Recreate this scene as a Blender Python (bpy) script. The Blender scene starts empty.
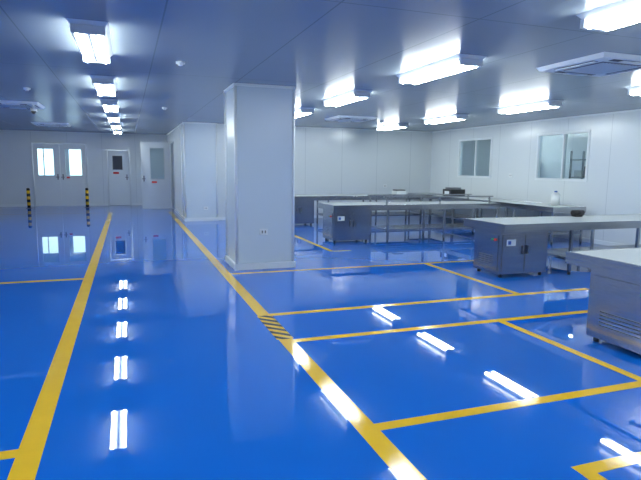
import bpy, math
from mathutils import Matrix, Vector
scene = bpy.context.scene
scene.view_settings.view_transform = 'Standard'
CH = 2.65

# ------------------------------------------------------------------ materials
def pmat(name, col, rough=0.5, metal=0.0, emit=None, estr=0.0, coat=0.0, spec=None):
    m = bpy.data.materials.new(name); m.use_nodes = True
    b = m.node_tree.nodes['Principled BSDF']
    b.inputs['Base Color'].default_value = (*col, 1)
    b.inputs['Roughness'].default_value = rough
    b.inputs['Metallic'].default_value = metal
    if coat: b.inputs['Coat Weight'].default_value = coat; b.inputs['Coat Roughness'].default_value = 0.04
    if spec is not None: b.inputs['Specular IOR Level'].default_value = spec
    if emit:
        b.inputs['Emission Color'].default_value = (*emit, 1)
        b.inputs['Emission Strength'].default_value = estr
    return m

def mathn(nt, op, a, b=None):
    n = nt.nodes.new('ShaderNodeMath'); n.operation = op
    for i, v in enumerate((a, b)):
        if v is None: continue
        if isinstance(v, (int, float)): n.inputs[i].default_value = v
        else: nt.links.new(v, n.inputs[i])
    return n.outputs[0]

def panel_mat(name, col, seam, rough, axes, period, width=0.012, off=0.3, metal=0.0, bump=0.0, spec=None):
    m = pmat(name, col, rough, metal, spec=spec); nt = m.node_tree
    b = nt.nodes['Principled BSDF']
    g = nt.nodes.new('ShaderNodeNewGeometry'); s = nt.nodes.new('ShaderNodeSeparateXYZ')
    nt.links.new(g.outputs['Position'], s.inputs[0])
    res = None
    for ax, p in zip(axes, period):
        v = mathn(nt, 'FRACT', mathn(nt, 'DIVIDE', mathn(nt, 'ADD', s.outputs[ax], 50 + off), p))
        v = mathn(nt, 'LESS_THAN', v, width / p)
        res = v if res is None else mathn(nt, 'MAXIMUM', res, v)
    mix = nt.nodes.new('ShaderNodeMix'); mix.data_type = 'RGBA'
    mix.inputs[6].default_value = (*col, 1); mix.inputs[7].default_value = (*seam, 1)
    nt.links.new(res, mix.inputs[0]); nt.links.new(mix.outputs[2], b.inputs['Base Color'])
    if bump:
        tn = nt.nodes.new('ShaderNodeTexNoise'); tn.inputs['Scale'].default_value = 1.3
        nt.links.new(g.outputs['Position'], tn.inputs['Vector'])
        bp = nt.nodes.new('ShaderNodeBump'); bp.inputs['Strength'].default_value = bump
        bp.inputs['Distance'].default_value = 0.05
        nt.links.new(tn.outputs[0], bp.inputs['Height']); nt.links.new(bp.outputs[0], b.inputs['Normal'])
    return m

def noisy(name, col, rough, scale, amp, bump=0.0, dist=0.01, metal=0.0, spec=None, stretch=None, ior=None):
    m = pmat(name, col, rough, metal, spec=spec); nt = m.node_tree
    b = nt.nodes['Principled BSDF']
    if ior: b.inputs['IOR'].default_value = ior
    g = nt.nodes.new('ShaderNodeNewGeometry')
    src = g.outputs['Position']
    if stretch:
        mp = nt.nodes.new('ShaderNodeMapping'); mp.inputs['Scale'].default_value = stretch
        nt.links.new(src, mp.inputs[0]); src = mp.outputs[0]
    tn = nt.nodes.new('ShaderNodeTexNoise'); tn.inputs['Scale'].default_value = scale
    tn.inputs['Detail'].default_value = 3
    nt.links.new(src, tn.inputs['Vector'])
    mr = nt.nodes.new('ShaderNodeMapRange')
    mr.inputs['To Min'].default_value = 1 - amp; mr.inputs['To Max'].default_value = 1 + amp
    nt.links.new(tn.outputs[0], mr.inputs['Value'])
    mx = nt.nodes.new('ShaderNodeVectorMath'); mx.operation = 'SCALE'
    mx.inputs[0].default_value = col
    nt.links.new(mr.outputs[0], mx.inputs['Scale']); nt.links.new(mx.outputs[0], b.inputs['Base Color'])
    if bump:
        bp = nt.nodes.new('ShaderNodeBump'); bp.inputs['Strength'].default_value = bump
        bp.inputs['Distance'].default_value = dist
        nt.links.new(tn.outputs[0], bp.inputs['Height']); nt.links.new(bp.outputs[0], b.inputs['Normal'])
    return m

def stripe_mat(name, c1, c2, period, vertical=False):
    m = pmat(name, c1, 0.25); nt = m.node_tree; b = nt.nodes['Principled BSDF']
    g = nt.nodes.new('ShaderNodeNewGeometry'); s = nt.nodes.new('ShaderNodeSeparateXYZ')
    nt.links.new(g.outputs['Position'], s.inputs[0])
    a = s.outputs[2] if vertical else mathn(nt, 'ADD', s.outputs[0], s.outputs[1])
    v = mathn(nt, 'FRACT', mathn(nt, 'DIVIDE', mathn(nt, 'ADD', a, 20.0), period))
    v = mathn(nt, 'LESS_THAN', v, 0.5)
    mix = nt.nodes.new('ShaderNodeMix'); mix.data_type = 'RGBA'
    mix.inputs[6].default_value = (*c1, 1); mix.inputs[7].default_value = (*c2, 1)
    nt.links.new(v, mix.inputs[0]); nt.links.new(mix.outputs[2], b.inputs['Base Color'])
    return m

M_floor = noisy('blue_epoxy', (0.004, 0.132, 0.60), 0.012, 0.7, 0.03, 0.02, 0.02, ior=1.65)
M_yel = noisy('yellow_paint', (0.82, 0.51, 0.015), 0.10, 6, 0.08)
M_haz = stripe_mat('hazard_tape', (0.74, 0.47, 0.02), (0.02, 0.02, 0.02), 0.15)
M_bol = stripe_mat('bollard_stripes', (0.85, 0.5, 0.02), (0.02, 0.02, 0.02), 0.2, True)
WC = (0.67, 0.73, 0.76); WS = (0.50, 0.56, 0.60)
M_wx = panel_mat('wall_panel_x', WC, WS, 0.22, (0,), (1.15,), bump=0.08)
M_wy = panel_mat('wall_panel_y', WC, WS, 0.22, (1,), (1.15,), bump=0.08)
M_col = panel_mat('column_panel', (0.57, 0.66, 0.72), (0.6, 0.63, 0.68), 0.25, (2,), (5.0,))
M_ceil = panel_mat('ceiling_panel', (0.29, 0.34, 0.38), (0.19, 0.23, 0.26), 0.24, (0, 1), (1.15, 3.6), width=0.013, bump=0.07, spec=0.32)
M_trim = pmat('white_trim', (0.70, 0.76, 0.79), 0.3)
M_alu = pmat('aluminium', (0.60, 0.65, 0.67), 0.3, 0.8)
M_steel = noisy('stainless', (0.43, 0.44, 0.45), 0.2, 3, 0.15, 0.05, 0.012, 1.0, stretch=(1, 1, 12))
M_steeld = pmat('stainless_dark', (0.22, 0.23, 0.25), 0.35, 1.0)
M_belt = pmat('belt_surface', (0.48, 0.52, 0.53), 0.25)
M_black = pmat('black_plastic', (0.02, 0.02, 0.023), 0.35)
M_dark = pmat('dark_gap', (0.05, 0.06, 0.08), 0.6)
M_red = pmat('red_sticker', (0.7, 0.03, 0.03), 0.5)
M_blue = pmat('blue_label', (0.03, 0.12, 0.45), 0.4)
M_white = pmat('white_plastic', (0.76, 0.81, 0.83), 0.35)
M_tube = pmat('lit_tube', (1, 1, 1), 0.5, emit=(0.92, 1.0, 0.99), estr=43)
M_sky = pmat('daylight_window', (1, 1, 1), 0.5, emit=(0.75, 0.95, 1.0), estr=2.2)
M_green = pmat('green_sign', (0.02, 0.35, 0.12), 0.4)
def glass_mat():
    m = bpy.data.materials.new('pane_glass'); m.use_nodes = True; nt = m.node_tree
    nt.nodes.clear()
    o = nt.nodes.new('ShaderNodeOutputMaterial'); mx = nt.nodes.new('ShaderNodeMixShader')
    t = nt.nodes.new('ShaderNodeBsdfTransparent'); g = nt.nodes.new('ShaderNodeBsdfGlossy')
    t.inputs[0].default_value = (0.84, 0.91, 0.93, 1); g.inputs['Roughness'].default_value = 0.03
    lw = nt.nodes.new('ShaderNodeLayerWeight'); lw.inputs[0].default_value = 0.5
    f = mathn(nt, 'ADD', mathn(nt, 'MULTIPLY', mathn(nt, 'POWER', lw.outputs['Facing'], 4.0), 0.6), 0.05)
    nt.links.new(f, mx.inputs[0]); nt.links.new(t.outputs[0], mx.inputs[1])
    nt.links.new(g.outputs[0], mx.inputs[2]); nt.links.new(mx.outputs[0], o.inputs[0])
    return m
M_glass = glass_mat()

# ------------------------------------------------------------------ mesh builder
class B:
    def __init__(s): s.v = []; s.f = []; s.mi = []; s.mats = []; s.sm = []
    def m(s, mat):
        if mat not in s.mats: s.mats.append(mat)
        return s.mats.index(mat)
    def box(s, lo, hi, mat):
        x0, y0, z0 = lo; x1, y1, z1 = hi; n = len(s.v)
        s.v += [(x0,y0,z0),(x1,y0,z0),(x1,y1,z0),(x0,y1,z0),(x0,y0,z1),(x1,y0,z1),(x1,y1,z1),(x0,y1,z1)]
        for q in ((0,3,2,1),(4,5,6,7),(0,1,5,4),(1,2,6,5),(2,3,7,6),(3,0,4,7)):
            s.f.append([n+i for i in q]); s.mi.append(s.m(mat)); s.sm.append(False)
        return s
    def hexa(s, pts, mat):
        n = len(s.v); s.v += pts
        for q in ((0,3,2,1),(4,5,6,7),(0,1,5,4),(1,2,6,5),(2,3,7,6),(3,0,4,7)):
            s.f.append([n+i for i in q]); s.mi.append(s.m(mat)); s.sm.append(False)
        return s
    def cyl(s, p0, p1, r, mat, seg=16, r1=None):
        p0 = Vector(p0); p1 = Vector(p1); d = (p1-p0).normalized()
        a = d.orthogonal().normalized(); b = d.cross(a); n = len(s.v)
        r1 = r if r1 is None else r1
        for p, rr in ((p0, r), (p1, r1)):
            for i in range(seg):
                t = 2*math.pi*i/seg
                s.v.append(tuple(p + a*math.cos(t)*rr + b*math.sin(t)*rr))
        for i in range(seg):
            j = (i+1) % seg
            s.f.append([n+i, n+j, n+seg+j, n+seg+i]); s.mi.append(s.m(mat)); s.sm.append(True)
        s.f.append([n+i for i in reversed(range(seg))]); s.mi.append(s.m(mat)); s.sm.append(False)
        s.f.append([n+seg+i for i in range(seg)]); s.mi.append(s.m(mat)); s.sm.append(False)
        return s
    def make(s, name, bevel=0.0):
        me = bpy.data.meshes.new(name); me.from_pydata(s.v, [], s.f)
        for m in s.mats: me.materials.append(m)
        for p, i, sm in zip(me.polygons, s.mi, s.sm): p.material_index = i; p.use_smooth = sm
        me.update()
        o = bpy.data.objects.new(name, me); scene.collection.objects.link(o)
        if bevel:
            md = o.modifiers.new('bevel', 'BEVEL'); md.width = bevel; md.segments = 2
            md.limit_method = 'ANGLE'; md.angle_limit = math.radians(50)
        return o

# ------------------------------------------------------------------ room shell
XL, XR, YB, YF, YR = -6.5, 9.1, -3.0, 21.5, 15.15
B().box((XL-.2, YB-.2, -.1), (11.8, 25.2, 0), M_floor).make('floor')
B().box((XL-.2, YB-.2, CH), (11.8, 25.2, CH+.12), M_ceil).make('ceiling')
B().box((XL-.12, YB, 0), (XL, 25, CH), M_wy).make('wall_left')
B().box((XL-.12, YB-.12, 0), (11.7, YB, CH), M_wx).make('wall_rear')

# right wall with two window openings
wins = [(12.13, 13.62), (8.9, 10.41)]
WZ0, WZ1 = 1.28, 2.32
b = B()
b.box((XR, YB, 0), (XR+.08, 15.3, WZ0), M_wy)
b.box((XR, YB, WZ1), (XR+.08, 15.3, CH), M_wy)
b.box((XR, YB, WZ0), (XR+.08, wins[1][0], WZ1), M_wy)
b.box((XR, wins[1][1], WZ0), (XR+.08, wins[0][0], WZ1), M_wy)
b.box((XR, wins[0][1], WZ0), (XR+.08, 15.3, WZ1), M_wy)
b.make('wall_right')
for k, (ya, yb) in enumerate(wins):
    b = B(); t = .035
    b.box((XR-.015, ya-.02, WZ0-.02), (XR+.09, yb+.02, WZ0+t), M_trim)
    b.box((XR-.015, ya-.02, WZ1-t), (XR+.09, yb+.02, WZ1+.02), M_trim)
    b.box((XR-.015, ya-.02, WZ0+t), (XR+.09, ya+t, WZ1-t), M_trim)
    b.box((XR-.015, yb-t, WZ0+t), (XR+.09, yb+.02, WZ1-t), M_trim)
    ym = ya + (yb-ya)*.47
    b.box((XR-.005, ym-.02, WZ0+t), (XR+.08, ym+.02, WZ1-t), M_trim)
    b.box((XR+.03, ya+t, WZ0+t), (XR+.036, ym-.02, WZ1-t), M_glass)
    b.box((XR+.03, ym+.02, WZ0+t), (XR+.036, yb-t, WZ1-t), M_glass)
    b.make('window_%d' % (k+1))
# adjoining room seen through windows
b = B()
b.box((11.5, YB, 0), (11.6, 15.3, CH), M_wy)
b.box((XR+.08, 15.2, 0), (11.5, 15.3, CH), M_wx)
b.make('wall_adjoining_room')
b = B()
for y in (9.9, 12.9):
    for z in (.3, .8, 1.3, 1.75):
        b.box((10.95, y, z), (11.4, y+1.4, z+.03), M_steel)
    for yy in (y, y+1.36):
        for xx in (10.95, 11.36):
            b.box((xx, yy, 0), (xx+.04, yy+.04, 2.0), M_steel)
    for i in range(4):
        b.box((11.0, y+.1+i*.32, 1.331), (11.3, y+.32+i*.32, 1.5+.05*(i % 3)), (M_blue, M_white, M_dark, M_belt)[i])
b.make('storage_rack')

# far wall with door openings, corridor behind
b = B()
D0, D1, DH = -3.17, -1.35, 2.28
S0, S1, SH = -.71, .12, 2.06
b.box((XL, YF, 0), (D0, YF+.1, CH), M_wx)
b.box((D0, YF, DH), (D1, YF+.1, CH), M_wx)
b.box((D1, YF, 0), (S0, YF+.1, CH), M_wx)
b.box((S0, YF, SH), (S1, YF+.1, CH), M_wx)
b.box((S1, YF, 0), (1.6, YF+.1, CH), M_wx)
b.make('wall_far')
b = B()
b.box((XL, 24.9, 0), (1.6, 25.0, CH), M_wx)
b.box((-.95, YF+.1, 0), (-.85, 24.9, CH), M_wy)
b.make('wall_corridor')
b = B()
for x in (-3.75, -2.25):
    b.box((x, 24.84, 1.0), (x+1.1, 24.88, 2.2), M_sky)
    for q in (x-.04, x+.53, x+1.1):
        b.box((q, 24.82, .96), (q+.04, 24.895, 2.24), M_alu)
    b.box((x-.04, 24.82, .96), (x+1.14, 24.895, 1.0), M_alu)
    b.box((x-.04, 24.82, 2.2), (x+1.14, 24.895, 2.24), M_alu)
b.make('window_3')

def door_leaf(b, x0, x1, y, h, wz, wpad, glass=M_glass, handle='r', dark=False):
    """leaf in the x-z plane, 4 cm thick, with a glazed opening"""
    y0, y1 = y, y+.04; wx0, wx1 = x0+wpad[0], x1-wpad[1]
    b.box((x0, y0, .01), (wx0, y1, h), M_trim); b.box((wx1, y0, .01), (x1, y1, h), M_trim)
    b.box((wx0, y0, .01), (wx1, y1, wz[0]), M_trim); b.box((wx0, y0, wz[1]), (wx1, y1, h), M_trim)
    f = .025
    for (p, q) in (((wx0, y0-.006, wz[0]), (wx1, y1+.006, wz[0]+f)), ((wx0, y0-.006, wz[1]-f), (wx1, y1+.006, wz[1])),
                   ((wx0, y0-.006, wz[0]+f), (wx0+f, y1+.006, wz[1]-f)), ((wx1-f, y0-.006, wz[0]+f), (wx1, y1+.006, wz[1]-f))):
        b.box(p, q, M_alu)
    b.box((wx0+f, y0+.016, wz[0]+f), (wx1-f, y0+.022, wz[1]-f), M_dark if dark else glass)
    hx = x1-.08 if handle == 'r' else x0+.08
    b.box((hx-.02, y0-.012, .95), (hx+.02, y0, 1.15), M_steeld)
    b.box((hx-.06, y0-.05, 1.03), (hx+.05, y0-.03, 1.055), M_steeld)
    b.box((hx-.01, y0-.05, 1.03), (hx+.01, y0, 1.055), M_steeld)

def door_frame(b, x0, x1, y0, y1, h, t=.05):
    b.box((x0, y0-.02, 0), (x0+t, y1+.02, h), M_alu); b.box((x1-t, y0-.02, 0), (x1, y1+.02, h), M_alu)
    b.box((x0+t, y0-.02, h-t), (x1-t, y1+.02, h), M_alu)
b = B(); door_frame(b, D0, D1, YF, YF+.1, DH)
xm = (D0+D1)/2
door_leaf(b, D0+.055, xm-.005, YF+.02, DH-.055, (1.08, 2.06), (.12, .17), handle='r')
door_leaf(b, xm+.005, D1-.055, YF+.02, DH-.055, (1.08, 2.06), (.15, .12), handle='l')
b.box((xm+.2, YF+.01, 1.0), (xm+.3, YF+.0199, 1.06), M_red)
b.make('door_1')
b = B(); door_frame(b, S0, S1, YF, YF+.1, SH)
door_leaf(b, S0+.055, S1-.055, YF+.02, SH-.055, (1.3, 1.86), (.13, .2), handle='r', dark=True)
b.box((S0+.22, YF+.01, 1.17), (S0+.42, YF+.0199, 1.24), M_red)
b.make('door_2')
# open leaf hinged on the side wall
b = B(); door_leaf(b, .45, 1.42, 19.45, 2.28, (1.02, 2.1), (.28, .2), handle='l')
b.box((.78, 19.44, .90), (.95, 19.4499, .96), M_red)
b.make('door_3')

# side wall between pillar and far wall, with doorway
b = B(); SX = 1.46
b.box((SX, 15.8, 0), (SX+.1, 18.5, CH), M_wy)
b.box((SX, 18.5, 2.3), (SX+.1, 19.45, CH), M_wy)
b.box((SX, 19.45, 0), (SX+.1, YF, CH), M_wy)
b.make('wall_side')
b = B()
b.box((SX-.02, 18.5, 0), (SX+.12, 18.55, 2.3), M_alu); b.box((SX-.02, 19.4, 0), (SX+.12, 19.45, 2.3), M_alu)
b.box((SX-.02, 18.55, 2.25), (SX+.12, 19.4, 2.3), M_alu)
b.make('trim_1')
B().box((2.2, YR, 0), (XR, YR+.1, CH), M_wx).make('wall_back')

# columns
def column(x0, x1, y0, y1):
    b = B(); b.box((x0, y0, 0), (x1, y1, CH), M_col)
    for (x, y) in ((x0, y0), (x1, y0), (x0, y1), (x1, y1)):
        b.cyl((x, y, 0), (x, y, CH-.001), .022, M_trim, 12)
    # coved skirting
    t = .035
    b.box((x0-t, y0-t, 0), (x1+t, y0, .09), M_trim); b.box((x0-t, y1, 0), (x1+t, y1+t, .09), M_trim)
    b.box((x0-t, y0, 0), (x0, y1, .09), M_trim); b.box((x1, y0, 0), (x1+t, y1, .09), M_trim)
    # top trim
    b.box((x0-.03, y0-.03, CH-.035), (x1+.03, y0, CH-.001), M_trim)
    b.box((x0-.03, y0, CH-.035), (x0, y1, CH-.001), M_trim)
    b.box((x1, y0, CH-.035), (x1+.03, y1, CH-.001), M_trim)
    return b
b = column(1.46, 2.31, 7.71, 8.5); b.make('column')
b = column(1.46, 2.31, 15.0, 15.8); b.make('column')
def outlet(x, y, z, ax='y'):
    b = B()
    if ax == 'y':
        b.box((x-.06, y-.015, z-.045), (x+.06, y-.0005, z+.045), M_white)
        b.box((x-.03, y-.018, z-.02), (x-.015, y-.015, z+.02), M_dark); b.box((x+.015, y-.018, z-.02), (x+.03, y-.015, z+.02), M_dark)
    else:
        b.box((x-.015, y-.06, z-.045), (x-.0005, y+.06, z+.045), M_white)
        b.box((x-.018, y-.03, z-.02), (x-.015, y-.015, z+.02), M_dark); b.box((x-.018, y+.015, z-.02), (x-.015, y+.03, z+.02), M_dark)
    return b.make('wall_outlet', .003)
outlet(1.86, 7.71, .55); outlet(2.0, 15.0, .35); outlet(7.5, YR, .95); outlet(XR, 11.3, 1.35, 'x')

# baseboards
B().box((2.345, YR-.03, 0), (XR-.03, YR, .08), M_trim).make('baseboard_back')
B().box((XR-.03, YB, 0), (XR, YR, .08), M_trim).make('baseboard_right')
b = B(); b.box((XL, YF-.03, 0), (D0, YF, .08), M_trim); b.box((D1, YF-.03, 0), (S0, YF, .08), M_trim); b.box((S1, YF-.03, 0), (SX, YF, .08), M_trim)
b.make('baseboard_far')
b = B(); b.box((SX-.03, 15.84, 0), (SX, 18.5, .08), M_trim); b.make('baseboard_side')
# cornice trims
b = B(); b.box((2.31, YR-.03, CH-.03), (XR, YR, CH), M_trim); b.box((XR-.03, YB, CH-.03), (XR, YR-.03, CH), M_trim)
b.box((XL, YF-.03, CH-.03), (SX, YF, CH), M_trim); b.box((SX-.03, 15.84, CH-.03), (SX, YF-.03, CH), M_trim)
b.make('trim_2')

# ------------------------------------------------------------------ floor lines
W = .125; b = B()
def ly(x, y0, y1, z=.002, w=W): b.box((x-w/2, y0, 0), (x+w/2, y1, z), M_yel)
def lx(y, x0, x1, z=.0015, w=.1): b.box((x0, y-w/2, 0), (x1, y+w/2, z), M_yel)
ly(-.53, -1, 18.3); ly(1.26, -1, 4.42); ly(1.26, 5.2, 18.3)
h = W/2
lx(4.35, 1.26-h, 4.65, w=.085); lx(5.22, 1.26+h, 5.5, w=.085); lx(2.69, 1.26+h, 3.5, w=.085)
lx(7.44, 1.26+h, 5.4, w=.07)
ly(3.46, 2.73, 4.31, w=.08); ly(4.43, 5.26, 7.41, w=.08)
ly(3.43, 9.0, 13.0, w=.08); lx(9.0, 3.47, 3.8, w=.07)
lx(1.95, 2.08, 4.5, w=.085); ly(2.12, -1, 1.91, w=.085)
lx(7.66, -6.4, -.53-h, w=.09); lx(3.02, -6.4, -.53-h, w=.09); lx(18.25, -6.4, -.53-h, w=.12)
b.make('yellow_floor_lines')
B().box((1.26-.075, 4.42, 0), (1.26+.075, 5.2, .003), M_haz).make('hazard_floor_tape')

# ------------------------------------------------------------------ ceiling lights
def fixture(x, y, L=1.4, w=.32):
    b = B(); x0, x1, y0, y1 = x-w/2, x+w/2, y-L/2, y+L/2; zb = CH-.085; zt = CH-.0005; s = .05
    # tapered housing
    b.hexa([(x0+s,y0+s,zb+.03),(x1-s,y0+s,zb+.03),(x1-s,y1-s,zb+.03),(x0+s,y1-s,zb+.03),(x0,y0,zt),(x1,y0,zt),(x1,y1,zt),(x0,y1,zt)], M_white)
    for e in (y0+.02, y1-.06):
        b.box((x0+.03, e, zb-.015), (x1-.03, e+.04, zb+.05), M_white)
    b.box((x-.012, y0+.06, zb-.005), (x+.012, y1-.06, zb+.03), M_white)
    for dx in (-.085, .085):
        b.cyl((x+dx, y0+.06, zb+.004), (x+dx, y1-.06, zb+.004), .026, M_tube, 12)
    return b.make('ceiling_light_fixture')
for y in (0.2, 2.9, 5.6, 8.5, 11.2, 13.9, 16.6, 19.3): fixture(-.26, y)
for y in (0.0, 2.65, 5.55, 8.3, 10.95, 13.6): fixture(3.36, y)
for y in (0.0, 2.6, 5.2, 8.05, 10.75, 13.35): fixture(6.76, y)
for y in (3.0, 8.5, 13.9): fixture(-4.3, y)
fixture(10.3, 9.5); fixture(10.3, 13.0); fixture(-2.4, 23.2)

# AC cassettes
def cassette(x, y, s=.95):
    b = B(); h = s/2; z1 = CH-.0005; z0 = CH-.045
    b.hexa([(x-h+.03,y-h+.03,z0),(x+h-.03,y-h+.03,z0),(x+h-.03,y+h-.03,z0),(x-h+.03,y+h-.03,z0),(x-h,y-h,z1),(x+h,y-h,z1),(x+h,y+h,z1),(x-h,y+h,z1)], M_white)
    for sx, sy in ((1,0),(-1,0),(0,1),(0,-1)):
        cx, cy = x+sx*.37, y+sy*.37
        hx, hy = (.035, .27) if sx else (.27, .035)
        b.box((cx-hx, cy-hy, z0-.004), (cx+hx, cy+hy, z0+.001), M_dark)
        b.box((cx-hx*.55, cy-hy*.98, z0-.014), (cx+hx*.55, cy+hy*.98, z0-.004), M_white)
    b.box((x-.27, y-.27, z0-.006), (x+.27, y+.27, z0+.001), M_steeld)
    for i in range(12):
        q = x-.26+i*.045
        b.box((q, y-.26, z0-.014), (q+.022, y+.26, z0-.006), M_white)
    return b.make('ceiling_air_conditioner', .004)
cassette(4.9, 4.7); cassette(4.95, 11.9); cassette(-2.0, 12.0); cassette(-2.0, 17.5)

def detector(x, y):
    b = B(); b.cyl((x, y, CH-.0005), (x, y, CH-.025), .05, M_white, 20); b.cyl((x, y, CH-.025), (x, y, CH-.045), .038, M_white, 20, .02)
    b.make('smoke_detector')
detector(.6, 6.4); detector(.75, 11.5); detector(-1.4, 9.5); detector(6.0, 12.4)
# hanging camera dome near the left
b = B(); b.cyl((-1.62, 11.6, CH-.0005), (-1.62, 11.6, CH-.12), .015, M_white, 10)
b.cyl((-1.62, 11.6, CH-.12), (-1.62, 11.6, CH-.17), .06, M_white, 18); b.cyl((-1.62, 11.6, CH-.17), (-1.62, 11.6, CH-.22), .05, M_black, 18, .02)
b.make('security_camera')

# bollards
def bollard(x, y):
    b = B(); b.cyl((x, y, 0), (x, y, .012), .1, M_steeld, 20); b.cyl((x, y, .012), (x, y, .66), .055, M_bol, 18); b.cyl((x, y, .66), (x, y, .69), .055, M_black, 18, .03)
    b.make('striped_bollard')
bollard(-3.2, 20.7); bollard(-1.36, 20.7)

# ------------------------------------------------------------------ tables
def bench_frame(b, x0, x1, y0, y1, h, legs_from, alongx=True):
    t = .04
    b.box((x0, y0, h-.11), (x1, y0+.025, h), M_steel); b.box((x0, y1-.025, h-.11), (x1, y1, h), M_steel)
    b.box((x0, y0+.025, h-.11), (x0+.02, y1-.025, h), M_steel); b.box((x1-.02, y0+.025, h-.11), (x1, y1-.025, h), M_steel)
    b.box((x0+.02, y0+.025, h-.06), (x1-.02, y1-.025, h-.003), M_belt)
    n = max(1, round((x1-legs_from)/1.3)) if alongx else max(1, round((y1-y0)/1.3))
    for i in range(n+1):
        if alongx:
            lx0 = legs_from + (x1-t-.02-legs_from)*i/n
            ps = [(lx0, y0+.03), (lx0, y1-.03-t)]
        else:
            ly0 = y0+.02 + (y1-t-.04-y0)*i/n
            ps = [(x0+.03, ly0), (x1-.03-t, ly0)]
        for (px, py) in ps:
            b.box((px, py, .04), (px+t, py+t, h-.11), M_steel)
            b.cyl((px+t/2, py+t/2, 0), (px+t/2, py+t/2, .04), .022, M_black, 10)
        (ax, ay), (bx, by) = ps
        if alongx: b.box((ax+.008, ay+t, .2), (ax+t-.008, by, .23), M_steel)
        else: b.box((ax+t, ay+.008, .2), (bx, ay+t-.008, .23), M_steel)
    if alongx:
        for y in (y0+.035, y1-.065):
            b.box((legs_from, y, .2), (x1-.03, y+.03, .235), M_steel)
        yc = (y0+y1)/2
        for k in range(-3, 4): b.box((legs_from, yc+k*.11-.03, .235), (x1-.03, yc+k*.11+.03, .25), M_steel)
    else:
        for x in (x0+.035, x1-.065): b.box((x, y0+.03, .2), (x+.03, y1-.03, .235), M_steel)
        xc = (x0+x1)/2
        for k in range(-3, 4): b.box((xc+k*.1-.03, y0+.03, .235), (xc+k*.1+.03, y1-.03, .25), M_steel)

def cabinet(b, x0, x1, y0, y1, z0, z1):
    b.box((x0, y0, z0), (x1, y1, z1), M_steel)
    for x in (x0+.04, x1-.08):
        for y in (y0+.04, y1-.08): b.cyl((x+.02, y+.02, 0), (x+.02, y+.02, z0), .025, M_black, 10)
    # front door panels
    xm = (x0+x1)/2
    for (a, c) in ((x0+.03, xm-.01), (xm+.01, x1-.03)):
        b.box((a, y0-.012, z0+.04), (c, y0-.0005, z1-.05), M_steel)
    for hx in (xm-.05, xm+.03): b.box((hx, y0-.035, (z0+z1)/2-.02), (hx+.02, y0-.012, (z0+z1)/2+.1), M_steeld)
    b.box((x0+.09, y0-.016, z1-.2), (x0+.24, y0-.012, z1-.11), M_white)
    b.box((x0+.11, y0-.018, z1-.18), (x0+.16, y0-.016, z1-.13), M_blue)
    # left side access panel with vents
    b.box((x0-.010, y0+.05, z0+.05), (x0-.0005, y1-.05, z1-.05), M_steel)
    for i in range(5): b.box((x0-.014, y0+.14, z0+.12+i*.03), (x0-.010, y1-.14, z0+.132+i*.03), M_steeld)
    b.cyl((x0-.03, y0+.10, z1-.12), (x0-.010, y0+.10, z1-.12), .018, M_red, 12)
    b.cyl((x0-.03, y0+.16, z1-.12), (x0-.010, y0+.16, z1-.12), .018, M_green, 12)

def table(x0, x1, y0, y1, h=.76, cw=.84, cd=.7):
    b = B()
    bench_frame(b, x0, x1, y0, y1, h, x0+cw+.35)
    cabinet(b, x0+.03, x0+cw, y0+.1, y0+cd, .05, h-.111)
    # end roller & guard
    b.cyl((x0+.06, y0+.025, h-.035), (x0+.06, y1-.025, h-.035), .03, M_steeld, 16)
    return b.make('conveyor_workbench', .004)
table(3.78, 8.7, 2.8, 3.87, cd=.8)
table(4.78, 8.6, 6.0, 6.95)
table(3.78, 7.7, 9.85, 10.8)
table(3.7, 7.7, 13.15, 14.1)
b = B(); bench_frame(b, 8.0, 8.85, 8.6, 14.6, .76, 0, False); b.make('wall_workbench', .004)

# upper gantry rails on table 3
b = B()
for x in (4.95, 6.2, 7.45):
    for y in (9.93, 10.72): b.box((x, y-.015, .7605), (x+.03, y+.015, .90), M_steel)
for y in (9.93, 10.72): b.box((4.9, y-.02, .90), (7.55, y+.02, .925), M_steel)
b.make('conveyor_guard_rail')
# items on tables
def bottle(x, y, z, r=.09, h=.3):
    b = B(); b.cyl((x, y, z), (x, y, z+h*.75), r, M_white, 20); b.cyl((x, y, z+h*.75), (x, y, z+h*.9), r, M_white, 20, r*.4); b.cyl((x, y, z+h*.9), (x, y, z+h), r*.35, M_blue, 14)
    b.make('plastic_jug')
T = .7605
bottle(8.55, 9.15, T)
b = B(); b.box((8.15, 12.5, T), (8.6, 12.9, .95), M_black); b.box((8.2, 12.55, .95), (8.5, 12.85, 1.0), M_steeld); b.box((8.145, 12.58, .8), (8.15, 12.8, .9), M_white)
b.make('label_printer', .01)
b = B(); b.cyl((6.72, 6.8, .82), (6.92, 6.8, .82), .045, M_black, 16); b.box((6.75, 6.75, T), (6.88, 6.85, .79), M_black); b.cyl((6.92, 6.8, .82), (6.97, 6.8, .82), .015, M_steel, 10)
b.make('conveyor_motor')
b = B(); b.box((7.9-.9, 13.4, T), (7.3, 13.7, .87), M_white); b.box((7.02, 13.42, .87), (7.28, 13.68, .91), M_steeld)
b.make('bench_scale', .006)

# ------------------------------------------------------------------ world / camera
w = bpy.data.worlds.new('world'); scene.world = w; w.use_nodes = True
w.node_tree.nodes['Background'].inputs[0].default_value = (.6, .75, 1, 1)
w.node_tree.nodes['Background'].inputs[1].default_value = .15
cam = bpy.data.cameras.new('camera'); co = bpy.data.objects.new('camera', cam); scene.collection.objects.link(co)
cam.sensor_width = 36; cam.lens = 540/641*36
R = Matrix(((.9423, .0339, -.3330), (-.3345, .1296, -.9335), (.0115, .9910, .1335)))
q = R.to_quaternion().normalized()
co.matrix_world = Matrix.Translation((0, 0, 1.5)) @ q.to_matrix().to_4x4()
scene.camera = co
